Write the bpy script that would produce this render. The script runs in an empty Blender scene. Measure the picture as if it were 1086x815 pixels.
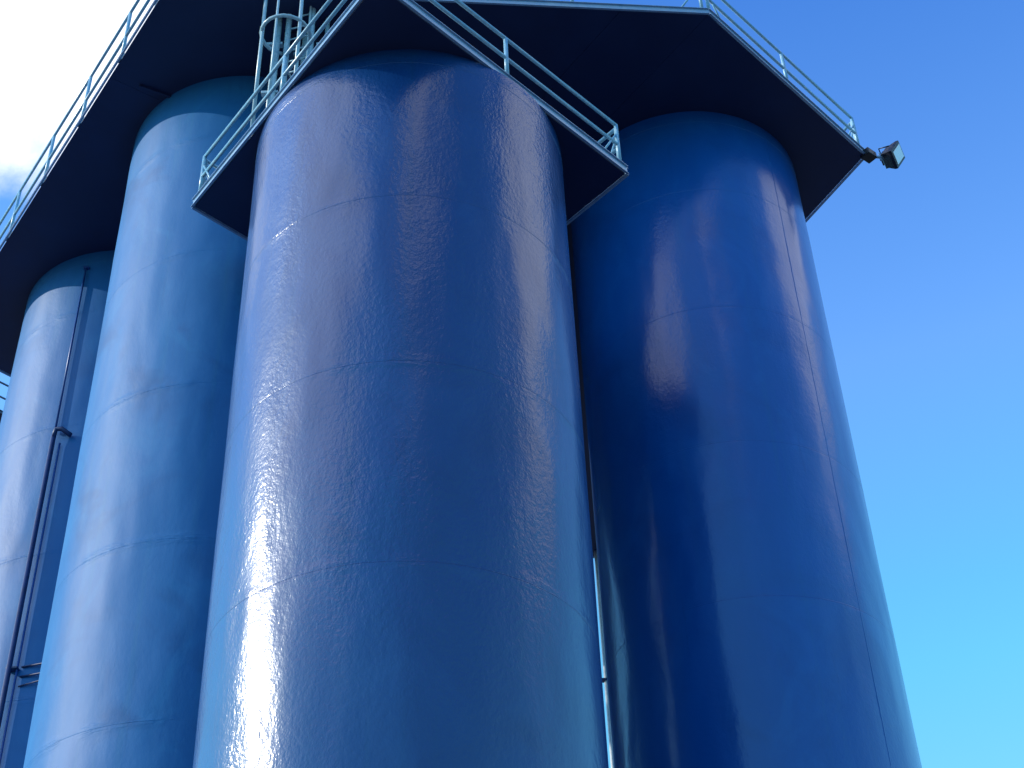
import bpy, bmesh, math, random
from mathutils import Vector, Matrix
random.seed(7)
R_ = math.radians
scene = bpy.context.scene
C = scene.collection
U = 2.4            # silo radius in metres; plan coordinates below are in silo radii
EYE = 1.6          # camera height

# ------------------------------------------------------------------ camera
cam_d = bpy.data.cameras.new('camera'); cam = bpy.data.objects.new('camera', cam_d); C.objects.link(cam)
F_PX, W_PX, H_PX = 1650.0, 1086.0, 815.0
up_c = Vector(((458.0 - W_PX/2)/F_PX, (H_PX/2 + 1620.0)/F_PX, -1.0)).normalized()   # the zenith seen by the camera
fwd_c = Vector((0, 0, -1)); yc = (fwd_c - up_c*fwd_c.dot(up_c)).normalized(); xc = yc.cross(up_c)
B = Matrix((xc, yc, up_c))
cam.matrix_world = Matrix.Translation((0, 0, EYE)) @ B.to_4x4()
cam_d.sensor_width = 36.0; cam_d.lens = F_PX/W_PX*36.0
cam_d.clip_start = 0.1; cam_d.clip_end = 20000
scene.camera = cam
scene.view_settings.view_transform = 'Standard'
scene.view_settings.look = 'None'
scene.view_settings.exposure = 0.0
scene.view_settings.gamma = 1.0

# ------------------------------------------------------------------ sun and sky
SUN_AZ, SUN_EL = R_(-99), R_(27)       # azimuth clockwise from +Y
sd = Vector((math.sin(SUN_AZ)*math.cos(SUN_EL), math.cos(SUN_AZ)*math.cos(SUN_EL), math.sin(SUN_EL)))
sl = bpy.data.lights.new('sun', 'SUN'); sl.energy = 3.8; sl.angle = R_(0.5); sl.color = (1.0, 0.94, 0.85)
so = bpy.data.objects.new('sun', sl); C.objects.link(so); so.rotation_euler = sd.to_track_quat('Z', 'Y').to_euler(); so.location = (-30, -10, 60)

def dirv(az, el):
    az, el = R_(az), R_(el)
    return (math.sin(az)*math.cos(el), math.cos(az)*math.cos(el), math.sin(el))

class NT:
    def __init__(s, nt): s.t = nt; s.n = nt.nodes; s.l = nt.links
    def new(s, t, **kw):
        n = s.n.new(t)
        for k, v in kw.items(): setattr(n, k, v)
        return n
    def put(s, sock, v):
        if isinstance(v, bpy.types.NodeSocket): s.l.new(v, sock)
        else: sock.default_value = v
    def math(s, op, a, b=None, c=None, clamp=False):
        n = s.new('ShaderNodeMath', operation=op); n.use_clamp = clamp
        s.put(n.inputs[0], a)
        if b is not None: s.put(n.inputs[1], b)
        if c is not None: s.put(n.inputs[2], c)
        return n.outputs[0]
    def dot(s, a, v):
        n = s.new('ShaderNodeVectorMath', operation='DOT_PRODUCT'); s.put(n.inputs[0], a); s.put(n.inputs[1], v); return n.outputs['Value']
    def smooth(s, x, a, b, lo=0.0, hi=1.0):
        n = s.new('ShaderNodeMapRange', interpolation_type='SMOOTHSTEP'); s.put(n.inputs[0], x)
        for i, v in enumerate((a, b, lo, hi)): n.inputs[i+1].default_value = v
        return n.outputs[0]
    def noise(s, vec, scale, detail=4, rough=0.5, dist=0.0):
        n = s.new('ShaderNodeTexNoise'); s.put(n.inputs['Vector'], vec); n.inputs['Scale'].default_value = scale
        n.inputs['Detail'].default_value = detail; n.inputs['Roughness'].default_value = rough; n.inputs['Distortion'].default_value = dist
        return n.outputs[0]
    def vscale(s, vec, sc):
        n = s.new('ShaderNodeVectorMath', operation='MULTIPLY'); s.put(n.inputs[0], vec); n.inputs[1].default_value = sc; return n.outputs[0]
    def mix(s, f, a, b, mode='MIX'):
        n = s.new('ShaderNodeMix', data_type='RGBA', blend_type=mode); s.put(n.inputs[0], f)
        s.put(n.inputs[6], a); s.put(n.inputs[7], b); return n.outputs[2]
    def ramp(s, f, stops):
        n = s.new('ShaderNodeValToRGB'); s.put(n.inputs[0], f); e = n.color_ramp.elements
        while len(e) < len(stops): e.new(0.5)
        for i, (p, c) in enumerate(stops): e[i].position = p; e[i].color = (*c, 1)
        return n.outputs[0]

world = bpy.data.worlds.new('World'); scene.world = world; world.use_nodes = True
w = NT(world.node_tree); w.n.clear()
sky = w.new('ShaderNodeTexSky', sky_type='NISHITA'); sky.sun_disc = False
sky.sun_elevation = SUN_EL; sky.sun_rotation = SUN_AZ; sky.air_density = 1.0; sky.dust_density = 0.3; sky.ozone_density = 2.0
tc = w.new('ShaderNodeTexCoord'); D = tc.outputs['Generated']
sep = w.new('ShaderNodeSeparateXYZ'); w.put(sep.inputs[0], D); zz = sep.outputs[2]
# colour balance of the clear sky: cyan low down, deep blue towards the zenith
grade = w.ramp(zz, [(0.0, (1.0, 1.5, 1.6)), (0.18, (1.05, 1.9, 2.1)), (0.30, (1.3, 2.7, 2.9)), (0.39, (1.8, 3.5, 3.6)), (0.46, (1.6, 3.7, 3.7)), (0.50, (1.6, 3.6, 3.8)), (0.62, (2.1, 3.3, 4.4)), (0.80, (1.0, 2.2, 3.9)), (1.0, (1.5, 1.9, 3.2))])
clear = w.mix(1.0, sky.outputs[0], grade, 'MULTIPLY')
# clouds: fair-weather cumulus, thick on the sunward (left) side, thin elsewhere
cn = w.noise(w.vscale(D, (1, 1, 1.6)), 3.2, 8, 0.55, 0.25)
cov_left = w.smooth(w.dot(D, dirv(-38, 57)), 0.93, .985, 0, .46)
cov_back = w.smooth(w.dot(D, dirv(-152, 46)), 0.86, .99, 0, .20)
cov_right = w.smooth(w.dot(D, dirv(84, 47)), 0.95, .995, 0, .36)
cov_r2 = w.smooth(w.dot(D, dirv(163, 48)), 0.97, .998, 0, .34)
cov_sun = w.smooth(w.dot(D, dirv(-108, 40)), 0.86, .99, 0, .29)
cov_right = w.math('ADD', cov_right, cov_r2)
cov = w.math('ADD', w.math('ADD', w.math('MAXIMUM', cov_left, cov_sun), cov_back), cov_right)
cm = w.smooth(w.math('ADD', cn, cov), 0.70, 0.86)
cl_col = w.mix(w.noise(D, 5.0, 4), (18.5, 18.5, 18.8, 1), (12, 13, 14.8, 1))
final = w.mix(cm, clear, cl_col)
bg = w.new('ShaderNodeBackground'); w.put(bg.inputs[0], final); bg.inputs[1].default_value = 0.1
wo = w.new('ShaderNodeOutputWorld'); w.l.new(bg.outputs[0], wo.inputs[0])

# ------------------------------------------------------------------ materials
def mat(name):
    m = bpy.data.materials.new(name); m.use_nodes = True; t = NT(m.node_tree)
    b = t.n['Principled BSDF']; return m, t, b
def bump(t, h, strength, dist, normal=None):
    n = t.new('ShaderNodeBump'); t.put(n.inputs['Height'], h); n.inputs['Strength'].default_value = strength; n.inputs['Distance'].default_value = dist
    if normal is not None: t.put(n.inputs['Normal'], normal)
    return n.outputs[0]
CLOUD_SHADE = {'paint_left': .55}  # strength of the reflected-cloud shade painted into a silo's colour
def silo_paint(name, base, alt, rough, peel, z_top, pitch, coat=.13, wrinkle=.3, spec=.22, cw=.95):
    """glossy enamel on rolled steel plate: orange peel, plate waviness, wrinkles at the welds, faint stains, painted cloud-shade patches"""
    m, t, b = mat(name)
    tc = t.new('ShaderNodeTexCoord'); P = tc.outputs['Object']
    n1 = t.noise(t.vscale(P, (1, 1, .35)), 0.9, 5, .6, .4)
    n2 = t.noise(t.vscale(P, (1, 1, .22)), 3.0, 6, .65)
    f = t.smooth(n1, .38, .68)
    col = t.mix(f, (*base, 1), (*alt, 1))
    streak = t.noise(t.vscale(P, (3.5, 3.5, .12)), 2.0, 5, .6)
    col = t.mix(t.smooth(streak, .52, .80, 0, .35), col, (base[0]*1.5+.002, base[1]*1.2+.006, base[2]*.88, 1))
    blot = t.math('MULTIPLY', t.smooth(t.noise(t.vscale(P, (1, 1, .7)), .55, 7, .68, 1.2), .50, .66), .5)
    col = t.mix(blot, col, (base[0]*1.3+.004, base[1]*1.35+.004, base[2]*1.18, 1))
    dirt = t.math('MULTIPLY', t.smooth(t.noise(t.vscale(P, (5, 5, .35)), 1.3, 6, .7), .60, .78), .35)
    col = t.mix(dirt, col, (base[0]*.6+.002, base[1]*.62, base[2]*.60, 1))
    shade_patch = t.math('MULTIPLY', t.smooth(t.noise(t.vscale(P, (1, 1, 1.1)), .55, 4, .55, .8), .50, .72), CLOUD_SHADE.get(name, .3))  # dark patches imitating cloud reflection and shadow, painted into the base colour
    col = t.mix(shade_patch, col, (base[0]*.55, base[1]*.55, base[2]*.62, 1))
    speck = t.noise(P, 34.0, 3, .6)
    col = t.mix(t.smooth(speck, .70, .76, 0, .35), col, (.10, .14, .22, 1))
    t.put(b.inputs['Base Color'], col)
    t.put(b.inputs['Roughness'], t.math('ADD', rough-.06, t.math('MULTIPLY', n2, .14)))
    b.inputs['IOR'].default_value = 1.5; b.inputs['Specular IOR Level'].default_value = spec
    b.inputs['Coat Weight'].default_value = cw; b.inputs['Coat Roughness'].default_value = coat; b.inputs['Coat IOR'].default_value = 1.54
    # distance from the nearest horizontal weld
    s = t.new('ShaderNodeSeparateXYZ'); t.put(s.inputs[0], P)
    k = t.math('DIVIDE', t.math('SUBTRACT', z_top, s.outputs[2]), pitch)
    k = t.math('ABSOLUTE', t.math('SUBTRACT', t.math('FRACT', t.math('ADD', k, .5)), .5))
    near = t.math('MULTIPLY', t.smooth(k, 0.0, .05, 1, 0), t.smooth(t.noise(P, 1.1, 2), .44, .58))
    wr = t.noise(t.vscale(P, (1.0, 1.0, 5.0)), 4.5, 3, .5, .6)
    b0 = bump(t, t.noise(t.vscale(P, (1, 1, .35)), .8, 2, .5), .9, .10)
    b0 = bump(t, t.noise(t.vscale(P, (1, 1, .6)), 4.0, 2, .5), .35, .010, b0)
    b1 = bump(t, t.math('MULTIPLY', wr, near), wrinkle, .03, b0)
    amp = t.smooth(t.noise(t.vscale(P, (1, 1, .5)), .6, 3, .6), .35, .65, .45, 1.15)
    fine = t.math('ADD', t.noise(t.vscale(P, (1, 1, .7)), 17.0, 2, .5), t.math('MULTIPLY', t.noise(t.vscale(P, (1, 1, .8)), 43.0, 2, .5), .45))
    b2 = bump(t, t.math('MULTIPLY', fine, amp), peel, .009, b1)
    t.put(b.inputs['Normal'], b2)
    t.put(b.inputs['Coat Normal'], b2)
    return m
BLUE = (.006, .070, .300); BLUE2 = (.008, .090, .345)
def simple(name, col, rough, metal=0.0, wear=None, scale=6.0, bmp=.2):
    m, t, b = mat(name)
    tc = t.new('ShaderNodeTexCoord'); P = tc.outputs['Object']
    n = t.noise(P, scale, 6, .6)
    c2 = wear or tuple(c*.7 for c in col)
    t.put(b.inputs['Base Color'], t.mix(t.smooth(n, .42, .70), (*col, 1), (*c2, 1)))
    t.put(b.inputs['Roughness'], t.math('ADD', rough-.08, t.math('MULTIPLY', n, .16)))
    b.inputs['Metallic'].default_value = metal
    t.put(b.inputs['Normal'], bump(t, t.noise(P, scale*6, 3), bmp, .004))
    return m
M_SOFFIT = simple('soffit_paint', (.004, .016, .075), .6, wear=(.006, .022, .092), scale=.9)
M_RIM = simple('rim_paint', (.21, .37, .55), .28, wear=(.28, .42, .57), scale=5)
M_RAIL = simple('rail_paint', (.20, .42, .58), .26, wear=(.34, .50, .60), scale=9)
M_LADDER = simple('ladder_paint', (.34, .52, .62), .28, wear=(.42, .57, .64), scale=9)
M_GALV_SKY = simple('galvanised_sky_pale', (.62, .66, .68), .45, wear=(.5, .55, .58), scale=14)  # whitish tone painted to stand for the bright sky in the slit
M_DARKRAIL = simple('dark_rail_paint', (.05, .09, .16), .4, wear=(.09, .13, .2), scale=9)
M_GRATE = simple('deck_top', (.10, .14, .20), .7)
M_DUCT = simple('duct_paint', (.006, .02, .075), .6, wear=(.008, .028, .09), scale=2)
M_PIPE = simple('pipe_paint', (.012, .06, .24), .35, wear=(.02, .08, .28), scale=9)
M_PIPED = simple('conduit_dark', (.010, .032, .12), .45, scale=9)
M_BLACK = simple('lamp_body', (.012, .015, .022), .45, scale=30)
M_LENS, _t, _b = mat('lamp_glass'); _b.inputs['Base Color'].default_value = (.86, .85, .82, 1); _b.inputs['Roughness'].default_value = .15; _b.inputs['Coat Weight'].default_value = 1.0
M_GROUND, _t, _b = mat('yard_asphalt')
_tc = _t.new('ShaderNodeTexCoord'); _n = _t.noise(_tc.outputs['Object'], .35, 8, .65)
_t.put(_b.inputs['Base Color'], _t.mix(_t.smooth(_n, .35, .7), (.075, .076, .08, 1), (.12, .118, .115, 1))); _b.inputs['Roughness'].default_value = .85
_t.put(_b.inputs['Normal'], bump(_t, _t.noise(_tc.outputs['Object'], 30, 4), .3, .01))

# ------------------------------------------------------------------ helpers
def W3(x, y, z=None):          # plan radii + height above the eye (in radii) -> world metres
    return Vector((x*U, y*U, (z or 0)*U + EYE))
def link(name, me, m, parent=None, smooth=False):
    if m is not None and not me.materials: me.materials.append(m)
    if smooth:
        for p in me.polygons: p.use_smooth = True
    o = bpy.data.objects.new(name, me); C.objects.link(o)
    if parent is not None: o.parent = parent
    return o
def thing(name, label, cat, loc, group=None):
    o = bpy.data.objects.new(name, None); C.objects.link(o); o.location = loc; o.empty_display_size = .3
    o['label'] = label; o['category'] = cat
    if group: o['group'] = group
    return o
def bm_mesh(bm, name='m'):
    bmesh.ops.recalc_face_normals(bm, faces=bm.faces)
    me = bpy.data.meshes.new(name); bm.to_mesh(me); bm.free(); return me
def tube_into(bm, pts, r, seg=10, cap=True):
    pts = [Vector(p) for p in pts]; rings = []
    ref = None
    for i, p in enumerate(pts):
        a = pts[i]-pts[i-1] if i > 0 else pts[1]-pts[0]
        b = pts[i+1]-pts[i] if i < len(pts)-1 else a
        t = (a.normalized()+b.normalized()).normalized()
        if ref is None:
            ref = t.orthogonal().normalized()
        x = (ref - t*ref.dot(t)).normalized(); ref = x; y = t.cross(x)
        k = 1.0/max(.35, t.dot(b.normalized()))
        rings.append([bm.verts.new(p + (x*math.cos(q)+y*math.sin(q))*r) for q in [2*math.pi*j/seg for j in range(seg)]])
    for A, Bq in zip(rings, rings[1:]):
        for j in range(seg): bm.faces.new((A[j], A[(j+1) % seg], Bq[(j+1) % seg], Bq[j]))
    if cap: bm.faces.new(rings[0][::-1]); bm.faces.new(rings[-1])
def tube(name, pts, r, m, parent, seg=10, smooth=True):
    bm = bmesh.new(); o0 = parent.location if parent else Vector()
    tube_into(bm, [Vector(p)-o0 for p in pts], r, seg)
    me = bm_mesh(bm, name); o = link(name, me, m, parent)
    for p in me.polygons: p.use_smooth = len(p.vertices) == 4
    return o
def bar_into(bm, a, b, side, w_, h_, upv=Vector((0, 0, 1))):
    """rectangular bar from a to b; width along side, height along up"""
    a, b = Vector(a), Vector(b); s = side.normalized()*w_/2; u = upv.normalized()*h_/2
    v = [bm.verts.new(p + sx*s + ux*u) for p in (a, b) for sx, ux in ((-1, -1), (1, -1), (1, 1), (-1, 1))]
    for f in ((0, 1, 2, 3), (7, 6, 5, 4), (0, 4, 5, 1), (1, 5, 6, 2), (2, 6, 7, 3), (3, 7, 4, 0)): bm.faces.new([v[i] for i in f])
def bevel(bm, w_, seg=2):
    bmesh.ops.bevel(bm, geom=list(bm.edges), offset=w_, segments=seg, profile=.6, affect='EDGES')
def boxo(name, c, size, m, parent, rot=None, bev=.01):
    bm = bmesh.new(); bmesh.ops.create_cube(bm, size=1)
    bmesh.ops.scale(bm, vec=size, verts=bm.verts)
    if bev: bevel(bm, bev)
    if rot is not None: bmesh.ops.rotate(bm, cent=(0, 0, 0), matrix=rot, verts=bm.verts)
    bmesh.ops.translate(bm, vec=Vector(c)-(parent.location if parent else Vector()), verts=bm.verts)
    return link(name, bm_mesh(bm, name), m, parent)

# ------------------------------------------------------------------ ground
bm = bmesh.new()
bmesh.ops.create_circle(bm, cap_ends=True, radius=6000, segments=64)
g = link('ground', bm_mesh(bm), M_GROUND); g['kind'] = 'structure'

# ------------------------------------------------------------------ silos
def course_mesh(z0, z1, r, seg=160, slop=0.0):
    bm = bmesh.new(); rows = []
    zs = [z0, z0+.012, z0+.05, (z0+z1)/2, z1-.05, z1-.012, z1]
    rr = [r-.0008, r-.0002, r, r+slop, r, r-.0002, r-.0008]
    for z, q in zip(zs, rr): rows.append([bm.verts.new((q*math.cos(2*math.pi*i/seg), q*math.sin(2*math.pi*i/seg), z)) for i in range(seg)])
    for A, Bq in zip(rows, rows[1:]):
        for i in range(seg): bm.faces.new((A[i], A[(i+1) % seg], Bq[(i+1) % seg], Bq[i]))
    me = bpy.data.meshes.new('course'); bm.to_mesh(me); bm.free(); return me
def bead_mesh(r, z, thick, seg=240, rnd=None):
    bm = bmesh.new(); rows = []
    for i in range(seg):
        a = 2*math.pi*i/seg; k = thick*(.75+.5*rnd.random()); dz = (rnd.random()-.5)*.006
        ring = []
        for (dr, dd) in ((-.008, -.012), (k*.8, -.006), (k, 0), (k*.8, .006), (-.008, .012)):
            q = r+dr; ring.append(bm.verts.new((q*math.cos(a), q*math.sin(a), z+dd+dz)))
        rows.append(ring)
    for i in range(seg):
        A, Bq = rows[i], rows[(i+1) % seg]
        for j in range(4): bm.faces.new((A[j], Bq[j], Bq[j+1], A[j+1]))
    me = bpy.data.meshes.new('bead'); bm.to_mesh(me); bm.free(); return me
PITCH = 1.2*U
def make_silo(x, y, H, ref_seam, label, paint, vseams, shell_seed, rad=1.0):
    """H: soffit height; ref_seam: height of one ring weld (both radii above the eye)"""
    rnd = random.Random(shell_seed); SR_ = rad*U
    t = thing('silo', label, 'silo', Vector((x*U, y*U, 0)), 'tall blue painted steel silos')
    ztop = H*U+EYE; zr = ref_seam*U+EYE
    zs = []; z = zr
    while z < ztop-.5: z += PITCH
    z -= PITCH
    while z > .6: zs.append(z); z -= PITCH
    bounds = [ztop-.004] + zs + [0.002]
    for k in range(len(bounds)-1):
        hi, lo = bounds[k], bounds[k+1]
        link('shell_course', course_mesh(lo+.002, hi-.002, SR_, slop=rnd.uniform(-.006, .008)), paint, t, True)
    for z in zs:
        link('weld_bead', bead_mesh(SR_, z, .0004, rnd=rnd), paint, t, True)
    for (ang, z0, z1) in vseams:
        a = R_(ang); n = Vector((math.cos(a), math.sin(a), 0)); s = Vector((-n.y, n.x, 0))
        bm = bmesh.new(); z = z0*U+EYE; prev = None
        while z < z1*U+EYE:
            off = s*(rnd.random()-.5)*.006; k = .003*(.7+.6*rnd.random())
            ring = [bm.verts.new(n*(SR_+d)+s*q+off+Vector((0, 0, z))) for d, q in ((-.008, -.013), (k*.8, -.007), (k, 0), (k*.8, .007), (-.008, .013))]
            if prev:
                for j in range(4): bm.faces.new((prev[j], ring[j], ring[j+1], prev[j+1]))
            prev = ring; z += .09
        link('weld_bead', bm_mesh(bm), paint, t, True)
    # the stiffening ring right under the deck
    link('weld_bead', bead_mesh(SR_, ztop-.30, .0008, rnd=rnd), paint, t, True)
    return t
FX, FY = -.61, 7.03
KU = .95                        # the high deck's plan was measured at height 10
HF, HU = 7.56, 10.0*KU
X3, Y3 = -3.385, 10.62
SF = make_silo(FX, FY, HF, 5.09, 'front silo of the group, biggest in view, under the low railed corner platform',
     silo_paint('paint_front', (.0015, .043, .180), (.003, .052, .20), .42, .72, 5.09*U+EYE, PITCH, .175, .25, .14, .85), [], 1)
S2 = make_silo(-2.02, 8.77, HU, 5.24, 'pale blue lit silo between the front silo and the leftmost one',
     silo_paint('paint_left', (.010, .125, .34), (.015, .143, .37), .60, .22, 5.24*U+EYE, PITCH, .50, .4, .12, .26), [], 2)  # base colour lightened to stand for the sky and cloud reflection
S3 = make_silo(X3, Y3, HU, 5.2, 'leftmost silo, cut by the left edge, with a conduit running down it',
     silo_paint('paint_far', (.008, .112, .32), (.013, .128, .35), .58, .25, 5.2*U+EYE, PITCH, .48, .4, .14, .30), [], 3)  # same lightening: reflected sky put into the base colour
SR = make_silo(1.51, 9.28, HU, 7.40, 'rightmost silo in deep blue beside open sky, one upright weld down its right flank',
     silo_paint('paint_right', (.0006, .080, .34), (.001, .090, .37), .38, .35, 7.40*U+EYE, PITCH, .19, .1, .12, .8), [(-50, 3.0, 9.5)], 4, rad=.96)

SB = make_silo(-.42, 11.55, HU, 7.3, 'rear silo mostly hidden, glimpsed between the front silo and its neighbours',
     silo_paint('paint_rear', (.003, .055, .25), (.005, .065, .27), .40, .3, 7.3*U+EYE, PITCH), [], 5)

# ------------------------------------------------------------------ platforms
def isect(p, d, q, e):
    det = d[0]*(-e[1]) + e[0]*d[1]
    t = ((q[0]-p[0])*(-e[1]) + e[0]*(q[1]-p[1]))/det
    return (p[0]+d[0]*t, p[1]+d[1]*t)
def slab_mesh(poly, z0, z1, o):
    bm = bmesh.new()
    lo = [bm.verts.new((x*U-o.x, y*U-o.y, z0-o.z)) for x, y in poly]; hi = [bm.verts.new((x*U-o.x, y*U-o.y, z1-o.z)) for x, y in poly]
    n = len(poly); bm.faces.new(lo[::-1]); bm.faces.new(hi)
    for i in range(n): bm.faces.new((lo[i], lo[(i+1) % n], hi[(i+1) % n], hi[i]))
    return bm_mesh(bm)
def clip(poly, p, n):        # keep the side where (v-p).n >= 0
    out = []
    for i in range(len(poly)):
        a, b = poly[i], poly[(i+1) % len(poly)]
        da = (a[0]-p[0])*n[0]+(a[1]-p[1])*n[1]; db = (b[0]-p[0])*n[0]+(b[1]-p[1])*n[1]
        if da >= 0: out.append(a)
        if (da > 0) != (db > 0) and abs(da-db) > 1e-9:
            t = da/(da-db); out.append((a[0]+(b[0]-a[0])*t, a[1]+(b[1]-a[1])*t))
    return out
def inset(poly, d):
    n = len(poly); out = []
    area = sum(poly[i][0]*poly[(i+1) % n][1]-poly[(i+1) % n][0]*poly[i][1] for i in range(n))
    s = 1 if area > 0 else -1
    for i in range(n):
        p0, p1, p2 = [Vector(poly[j % n]) for j in (i-1, i, i+1)]
        e1 = (p1-p0).normalized(); e2 = (p2-p1).normalized()
        n1 = Vector((-e1.y, e1.x))*s; n2 = Vector((-e2.y, e2.x))*s
        out.append(isect(tuple(p1+n1*d), tuple(e1), tuple(p1+n2*d), tuple(e2)) if abs(e1.cross(e2)) > .01 else tuple(p1+n1*d))
    return out
def platform(t, poly, H, rim_h, railed, cuts, post_gap, rail_m, rim_m, rail_h=1.05, brace=True, top_th=.05, post_r=.034, rail_r=.030, tall=()):
    """soffit plates split at the cut lines, a channel rim on every edge, posts and rails on the railed edges"""
    o = t.location; z0 = H*U+EYE; base_h = rail_h; rim_h0 = rim_h
    inner = inset(poly, .012)
    pieces = [inner]
    for p, n in cuts:
        L = math.hypot(*n); nn = (n[0]/L, n[1]/L); g_ = .0012; new = []
        for pc in pieces:
            a = clip(pc, (p[0]+nn[0]*g_, p[1]+nn[1]*g_), nn); b = clip(pc, (p[0]-nn[0]*g_, p[1]-nn[1]*g_), (-nn[0], -nn[1]))
            new += [q for q in (a, b) if len(q) > 2]
        pieces = new
    for pc in pieces:
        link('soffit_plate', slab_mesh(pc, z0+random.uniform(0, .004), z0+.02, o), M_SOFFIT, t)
    link('deck_plate', slab_mesh(inner, z0+.022, z0+top_th, o), M_GRATE, t)
    n = len(poly)
    area = sum(poly[i][0]*poly[(i+1) % n][1]-poly[(i+1) % n][0]*poly[i][1] for i in range(n)); s = 1 if area > 0 else -1
    for i in range(n):
        a = Vector((poly[i][0]*U, poly[i][1]*U, z0)); b = Vector((poly[(i+1) % n][0]*U, poly[(i+1) % n][1]*U, z0))
        d = (b-a).normalized(); nrm = Vector((d.y, -d.x, 0))*s        # outward
        rim_h = .06 if i in tall else rim_h0
        bm = bmesh.new()
        A, Bq = a-o, b-o
        bar_into(bm, A+Vector((0, 0, rim_h/2-.012)), Bq+Vector((0, 0, rim_h/2-.012)), nrm, .008, rim_h)
        bar_into(bm, A+nrm*.016+Vector((0, 0, -.008)), Bq+nrm*.016+Vector((0, 0, -.008)), nrm, .036, .010)
        bar_into(bm, A+nrm*.016+Vector((0, 0, rim_h-.015)), Bq+nrm*.016+Vector((0, 0, rim_h-.015)), nrm, .036, .010)
        link('rim_channel', bm_mesh(bm), rim_m, t)
        if i not in railed: continue
        rail_h = 1.42 if i in tall else base_h
        L = (b-a).length; trim = .10; off = nrm*-.05
        gap = railed[i] if isinstance(railed, dict) and railed[i] else post_gap
        k = max(1, round((L-2*trim)/gap))
        zb, zt = z0+rim_h-.01, z0+rim_h+rail_h
        for j in range(k+1):
            p = a+d*(trim+(L-2*trim)*j/k)+off; p.z = 0
            tube('post', [p+Vector((0, 0, zb)), p+Vector((0, 0, zt))], post_r, rail_m, t)
            bm = bmesh.new(); bar_into(bm, p+Vector((0, 0, zb-.0))-o-d*.06, p+Vector((0, 0, zb))-o+d*.06, nrm, .09, .02); link('foot_plate', bm_mesh(bm), rail_m, t)
            if brace and j in (0, k):
                q = p + d*(.42 if j == 0 else -.42)
                tube('brace', [q+Vector((0, 0, zb)), p+Vector((0, 0, zb+rail_h*.80))], .018, rail_m, t, 8)
        e0 = a+d*(trim-.01)+off; e1 = b-d*(trim-.01)+off
        for nm, zz_ in (('top_rail', zt), ('mid_rail', z0+rim_h+rail_h*.50)):
            e0.z = e1.z = zz_; tube(nm, [e0, e1], rail_r, rail_m, t)

# low corner platform on the front silo
pL, pR = (-2.086, 7.276), (.823, 7.141)
dLn = (-.813+2.086, 5.686-7.276); dRn = (-.535-.823, 5.700-7.141)
near = isect(pL, dLn, pR, dRn); back = isect(pL, (.328, .334), pR, (-.401, .433))
lp = thing('service_platform', 'low square platform on the front silo, one corner pointing outward, light blue rails', 'platform', W3(FX, FY, HF))
platform(lp, [pL, near, pR, back], HF-.003, .17, {0: 2.2, 1: 2.05, 2: 2.2, 3: 2.2}, [((FX, FY), (.70, .714))], 2.0, M_RAIL, M_RIM, rail_h=.95)

# high deck over the other silos
A_ = (-2.50, 7.30); Bc = (1.683, 7.758); Cc = (3.163, 9.347)
Dc = (2.62, 10.32); Ec = (1.15, 15.65); Fc = (-1.9, 15.15); Gc = (-5.497, 11.28)
deck_poly = [A_, Bc, Cc, Dc, Ec, Fc, Gc]
ld = (-.596, .803)
A_ = isect((-2.639, 7.428), ld, (.102, 7.586), (1.581, .172)); deck_poly[0] = A_
deck_poly = [(x*KU, y*KU) for x, y in deck_poly]
hd = thing('service_deck', 'wide high deck joining the three rear silos, dark underside, railed along its edges', 'platform', W3(-1, 9.1, HU))
platform(hd, deck_poly, HU-.003, .15, {0: 2.3, 1: 2.55, 2: 2.4, 5: 2.4, 6: 1.75}, [((-3.126*KU, 8.159*KU), (.596, -.803)), ((Bc[0]*KU, Bc[1]*KU), (.803, .596)), ((-.4, 9.1), (.803, .596))], 2.3, M_RAIL, M_RIM, rail_h=.92, tall=(6,))

# stiffener angles under the deck and under the low platform
def soffit_rib(t, a, b, H, w_=.05, h_=.06):
    z = H*U+EYE; o = t.location
    a = (a[0]*KU, a[1]*KU); b = (b[0]*KU, b[1]*KU)
    a3, b3 = Vector((a[0]*U, a[1]*U, z-h_/2-.004))-o, Vector((b[0]*U, b[1]*U, z-h_/2-.004))-o
    d = (b3-a3).normalized(); bm = bmesh.new(); bar_into(bm, a3, b3, Vector((d.y, -d.x, 0)), w_, h_); link('stiffener', bm_mesh(bm), M_SOFFIT, t)
soffit_rib(hd, (-2.93, 8.23), (-2.62, 8.40), HU)

# ------------------------------------------------------------------ caged ladder between the two levels
lx, ly = -1.45, 7.20
lad = thing('caged_ladder', 'light blue caged ladder climbing from the low platform to the high deck', 'ladder', W3(lx, ly, HF)+Vector((0, 0, .05)))
zb, zt = HF*U+EYE+.05, HU*U+EYE+1.0
sx = Vector((1, .12, 0)).normalized(); out = Vector((-.12, -1, 0)).normalized()
out = Vector((-.62, -.78, 0)).normalized(); sx = Vector((.78, -.62, 0)).normalized()
sx = Vector((.97, -.24, 0)).normalized(); out = Vector((-.24, -.97, 0)).normalized()
c0 = Vector((lx*U, ly*U, 0))
for s in (-1, 1):
    p = c0+sx*.225*s
    tube('stringer', [p+Vector((0, 0, zb)), p+Vector((0, 0, zt))], .052, M_LADDER, lad, 12)
z = zb+.3
while z < zt-.1:
    tube('rung', [c0-sx*.225+Vector((0, 0, z)), c0+sx*.225+Vector((0, 0, z))], .016, M_LADDER, lad, 8); z += .30
HOOPZ = 9.1*U+EYE
cc = c0 + out*.30 - sx*.12; rx = .42
hoops = [zb+.75, HOOPZ, HOOPZ+1.5, HOOPZ+3.0]
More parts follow.
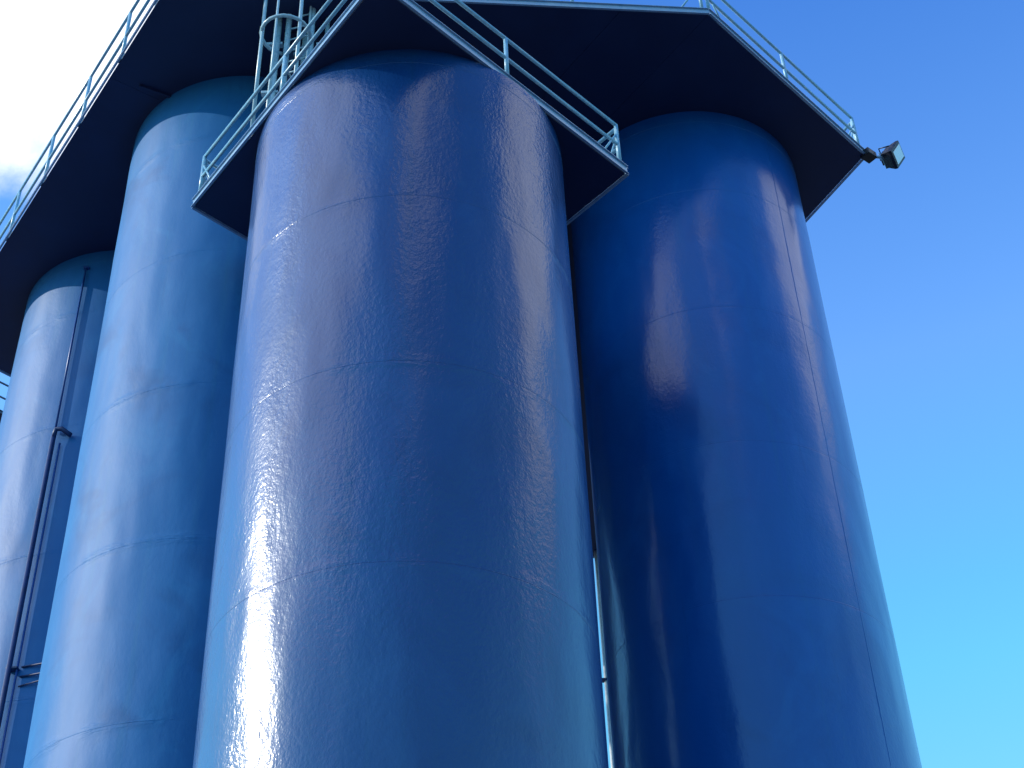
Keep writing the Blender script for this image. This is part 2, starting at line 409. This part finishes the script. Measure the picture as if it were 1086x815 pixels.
def hoop_pts(z):
    pts = []
    a0 = math.atan2(out.y, out.x)
    for k in range(19):
        a = a0 + R_(-150 + 300*k/18)
        pts.append(cc+Vector((math.cos(a)*rx, math.sin(a)*rx, z)))
    return [c0+sx*.225*(-1)+Vector((0, 0, z))]*0 + pts
for z in hoops:
    bm = bmesh.new(); pts = [p-lad.location for p in hoop_pts(z)]
    tube_into(bm, pts, .034, 8); link('cage_hoop', bm_mesh(bm), M_LADDER, lad, True)
for a in (-125, -60, 0, 60, 125):
    aa = math.atan2(out.y, out.x)+R_(a); p = cc+Vector((math.cos(aa)*(rx-.02), math.sin(aa)*(rx-.02), 0))
    z0 = hoops[0] if abs(a) < 100 else hoops[0]-.9
    tube('cage_bar', [p+Vector((0, 0, z0-.03)), p+Vector((0, 0, hoops[-1]+.03))], .034 if abs(a) == 60 else .022, M_LADDER, lad, 8)
for s in (-1, 1):
    for z in (zb+.9, zb+3.2):
        p = c0+sx*.225*s
        tube('standoff', [p+Vector((0, 0, z)), p-out*.42+Vector((0, 0, z+.04))], .018, M_LADDER, lad, 8)

# dark riser casing behind the ladder
rc = Vector((-1.37*U, 7.5*U, 0)); yaw = Matrix.Rotation(R_(8), 3, 'Z')
ris = thing('riser_casing', 'dark navy boxed riser standing behind the caged ladder', 'duct', Vector((rc.x, rc.y, zb)))
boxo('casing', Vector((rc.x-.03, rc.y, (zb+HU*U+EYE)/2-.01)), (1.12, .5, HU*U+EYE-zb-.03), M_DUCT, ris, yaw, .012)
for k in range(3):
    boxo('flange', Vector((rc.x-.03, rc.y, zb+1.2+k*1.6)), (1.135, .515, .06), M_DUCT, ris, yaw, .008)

rp = thing('riser_pipes', 'bundle of light blue service pipes rising beside the caged ladder', 'pipes', Vector((-1.50*U, 7.30*U, zb)))
for k, (px, py, pr) in enumerate([(-1.66, 7.26, .055), (-1.47, 7.36, .06), (-1.30, 7.28, .04)]):
    q = Vector((px*U, py*U, 0)); top = HU*U+EYE-.02
    tube('pipe', [q+Vector((0, 0, zb)), q+Vector((0, 0, zb+1.6+k*.3)), q+Vector((.10, -.05, zb+1.9+k*.3)), q+Vector((.10, -.05, top))], pr, M_LADDER, rp, 12)
    for z in (zb+.7, zb+2.6, zb+3.9): boxo('pipe_clamp', q+Vector((.05, .0, z)), (pr*2+.18, .10, .06), M_LADDER, rp)
tube('branch', [Vector((-1.66*U, 7.36*U, zb+1.2)), Vector((-1.55*U, 7.28*U, zb+1.35)), Vector((-1.38*U, 7.33*U, zb+1.5))], .03, M_LADDER, rp, 8)
tube('branch', [Vector((-1.47*U, 7.40*U, zb+2.9)), Vector((-1.38*U, 7.28*U, zb+3.1)), Vector((-1.30*U, 7.32*U, zb+3.4))], .03, M_LADDER, rp, 8)

# ------------------------------------------------------------------ floodlight on the right corner of the deck
fl = thing('floodlight', 'black floodlight with pale glass on the right corner of the high deck', 'floodlight', W3(3.16*KU, 9.34*KU, HU))
c = W3(3.163*KU, 9.347*KU, HU)
right = Vector((B[0][0], B[1][0], B[2][0])); 
boxo('junction_box', c+Vector((.06, .02, .02)), (.26, .22, .16), M_BLACK, fl, Matrix.Rotation(R_(40), 3, 'Z'), .02)
tube('arm', [c+Vector((.1, .02, -.02)), c+Vector((.36, .06, -.02))], .03, M_RIM, fl)
tube('arm', [c+Vector((.30, .06, -.10)), c+Vector((.30, .06, .10))], .022, M_RIM, fl)
hc = c+Vector((.56, .08, .04))
face = Vector((.80, -.58, -.30)).normalized()
rot = Matrix.Rotation(R_(-28), 3, face) @ face.to_track_quat('Z', 'Y').to_matrix()
bm = bmesh.new()
sec = [(-.20, .09, .10), (-.15, .15, .16), (.06, .20, .25), (.12, .20, .25)]
rows = []
for z, hw, hh in sec: rows.append([bm.verts.new((sx_*hw, sy_*hh, z)) for sx_, sy_ in ((-1, -1), (1, -1), (1, 1), (-1, 1))])
for P_, Q_ in zip(rows, rows[1:]):
    for j in range(4): bm.faces.new((P_[j], P_[(j+1) % 4], Q_[(j+1) % 4], Q_[j]))
bm.faces.new(rows[0][::-1]); bm.faces.new(rows[-1]); bevel(bm, .012)
bmesh.ops.rotate(bm, cent=(0, 0, 0), matrix=rot, verts=bm.verts); bmesh.ops.translate(bm, vec=hc-fl.location, verts=bm.verts)
link('housing', bm_mesh(bm), M_BLACK, fl)
boxo('lens', hc+face*.122, (.28, .40, .02), M_LENS, fl, rot, .006)
for k in range(5):
    boxo('fin', hc-face*.17+rot @ Vector((0, -.10+k*.05, 0)), (.22, .010, .10), M_BLACK, fl, rot, 0)
tube('yoke', [hc+rot @ Vector((-.22, 0, .0)), hc+rot @ Vector((-.22, 0, -.22)), hc+rot @ Vector((.22, 0, -.22)), hc+rot @ Vector((.22, 0, 0))], .014, M_BLACK, fl, 8)

# ------------------------------------------------------------------ conduit on the leftmost silo
def on3(ang, z, d=0.0):
    a = R_(ang); return Vector((X3*U+math.cos(a)*(U+d), Y3*U+math.sin(a)*(U+d), z*KU*U+EYE))
cd = thing('conduit', 'thin upright conduit with a dark thicker lower run down the leftmost silo', 'pipe', on3(-101, -.6))
tube('thin_pipe', [on3(-102.3, 7.93, .05), on3(-102.5, 9.80, .05)], .022, M_PIPE, cd, 8)
boxo('top_bracket', on3(-102.5, 9.80, .04), (.12, .08, .05), M_PIPE, cd)
tube('thick_pipe', [on3(-101.5, -.55, .12), on3(-101.5, 7.86, .12)], .047, M_PIPED, cd, 12)
tube('thin_pipe', [on3(-98.9, -.55, .05), on3(-98.9, 7.80, .05)], .022, M_PIPE, cd, 8)
tube('elbow', [on3(-101.5, 7.84, .12), on3(-101.0, 7.93, .12), on3(-98.5, 7.93, .11), on3(-94.5, 7.87, .06)], .047, M_PIPED, cd, 12)
z = .4
while z < 7.7:
    boxo('pipe_clamp', on3(-100.6, z, .06), (.20, .14, .04), M_PIPED, cd, Matrix.Rotation(R_(-7), 3, 'Z')); z += 2.66
# tie struts from the leftmost silo to its neighbour
ts = thing('tie_strut', 'pair of thin dark ties joining the leftmost silo to the pale blue silo', 'strut', on3(-92, 5.72))
tube('tie_rod', [on3(-97.5, 5.74, .02), Vector((-2.70*U, 9.48*U, 5.78*KU*U+EYE))], .018, M_PIPED, ts, 8)
tube('tie_rod', [on3(-97.5, 5.66, .02), Vector((-2.70*U, 9.48*U, 5.70*KU*U+EYE))], .018, M_PIPED, ts, 8)
tube('tie_rod', [on3(-97.5, 5.58, .02), Vector((-2.70*U, 9.48*U, 5.72*KU*U+EYE))], .014, M_PIPED, ts, 8)

# ------------------------------------------------------------------ rear walkway glimpsed past the leftmost silo
rw = thing('rear_walkway', 'far dark railing glimpsed at the left edge below the high deck', 'walkway', W3(-6.2, 13.9, 11.2))
d_ = Vector((.68, .73)); c_ = Vector((-6.20, 13.90))
q0 = c_-d_*1.6; q1 = c_+d_*1.4; nn = Vector((-.73, .68))*.5
platform(rw, [tuple(q0), tuple(q1), tuple(q1+nn), tuple(q0+nn)], 11.38, .10, {0: 2.2}, [], 2.2, M_DARKRAIL, M_DARKRAIL, rail_h=.95, brace=False)

for q in (q1-d_*.15+nn*.3, q1-d_*.15+nn*.8, q0+d_*.2+nn*.3):
    tube('leg', [Vector((q.x*U, q.y*U, 0)), Vector((q.x*U, q.y*U, 11.2*U+EYE))], .10, M_DARKRAIL, rw)

# pipe seen in the slit between the front and right silos; its pale colour stands for bright sky
sp = thing('downpipe', 'thin downpipe, pale in place of bright sky, glimpsed in the slit between the front and rightmost silos', 'pipe', Vector((.86*U, 14.7*U, 0)))
tube('pipe', [Vector((.86*U, 14.7*U, .02)), Vector((.86*U, 14.7*U, HU*U+EYE-.02))], .055, M_GALV_SKY, sp)
for k in range(6): boxo('bracket', Vector((.85*U, 14.7*U, (2.2+k*1.27)*U)), (.2, .14, .07), M_PIPED, sp)
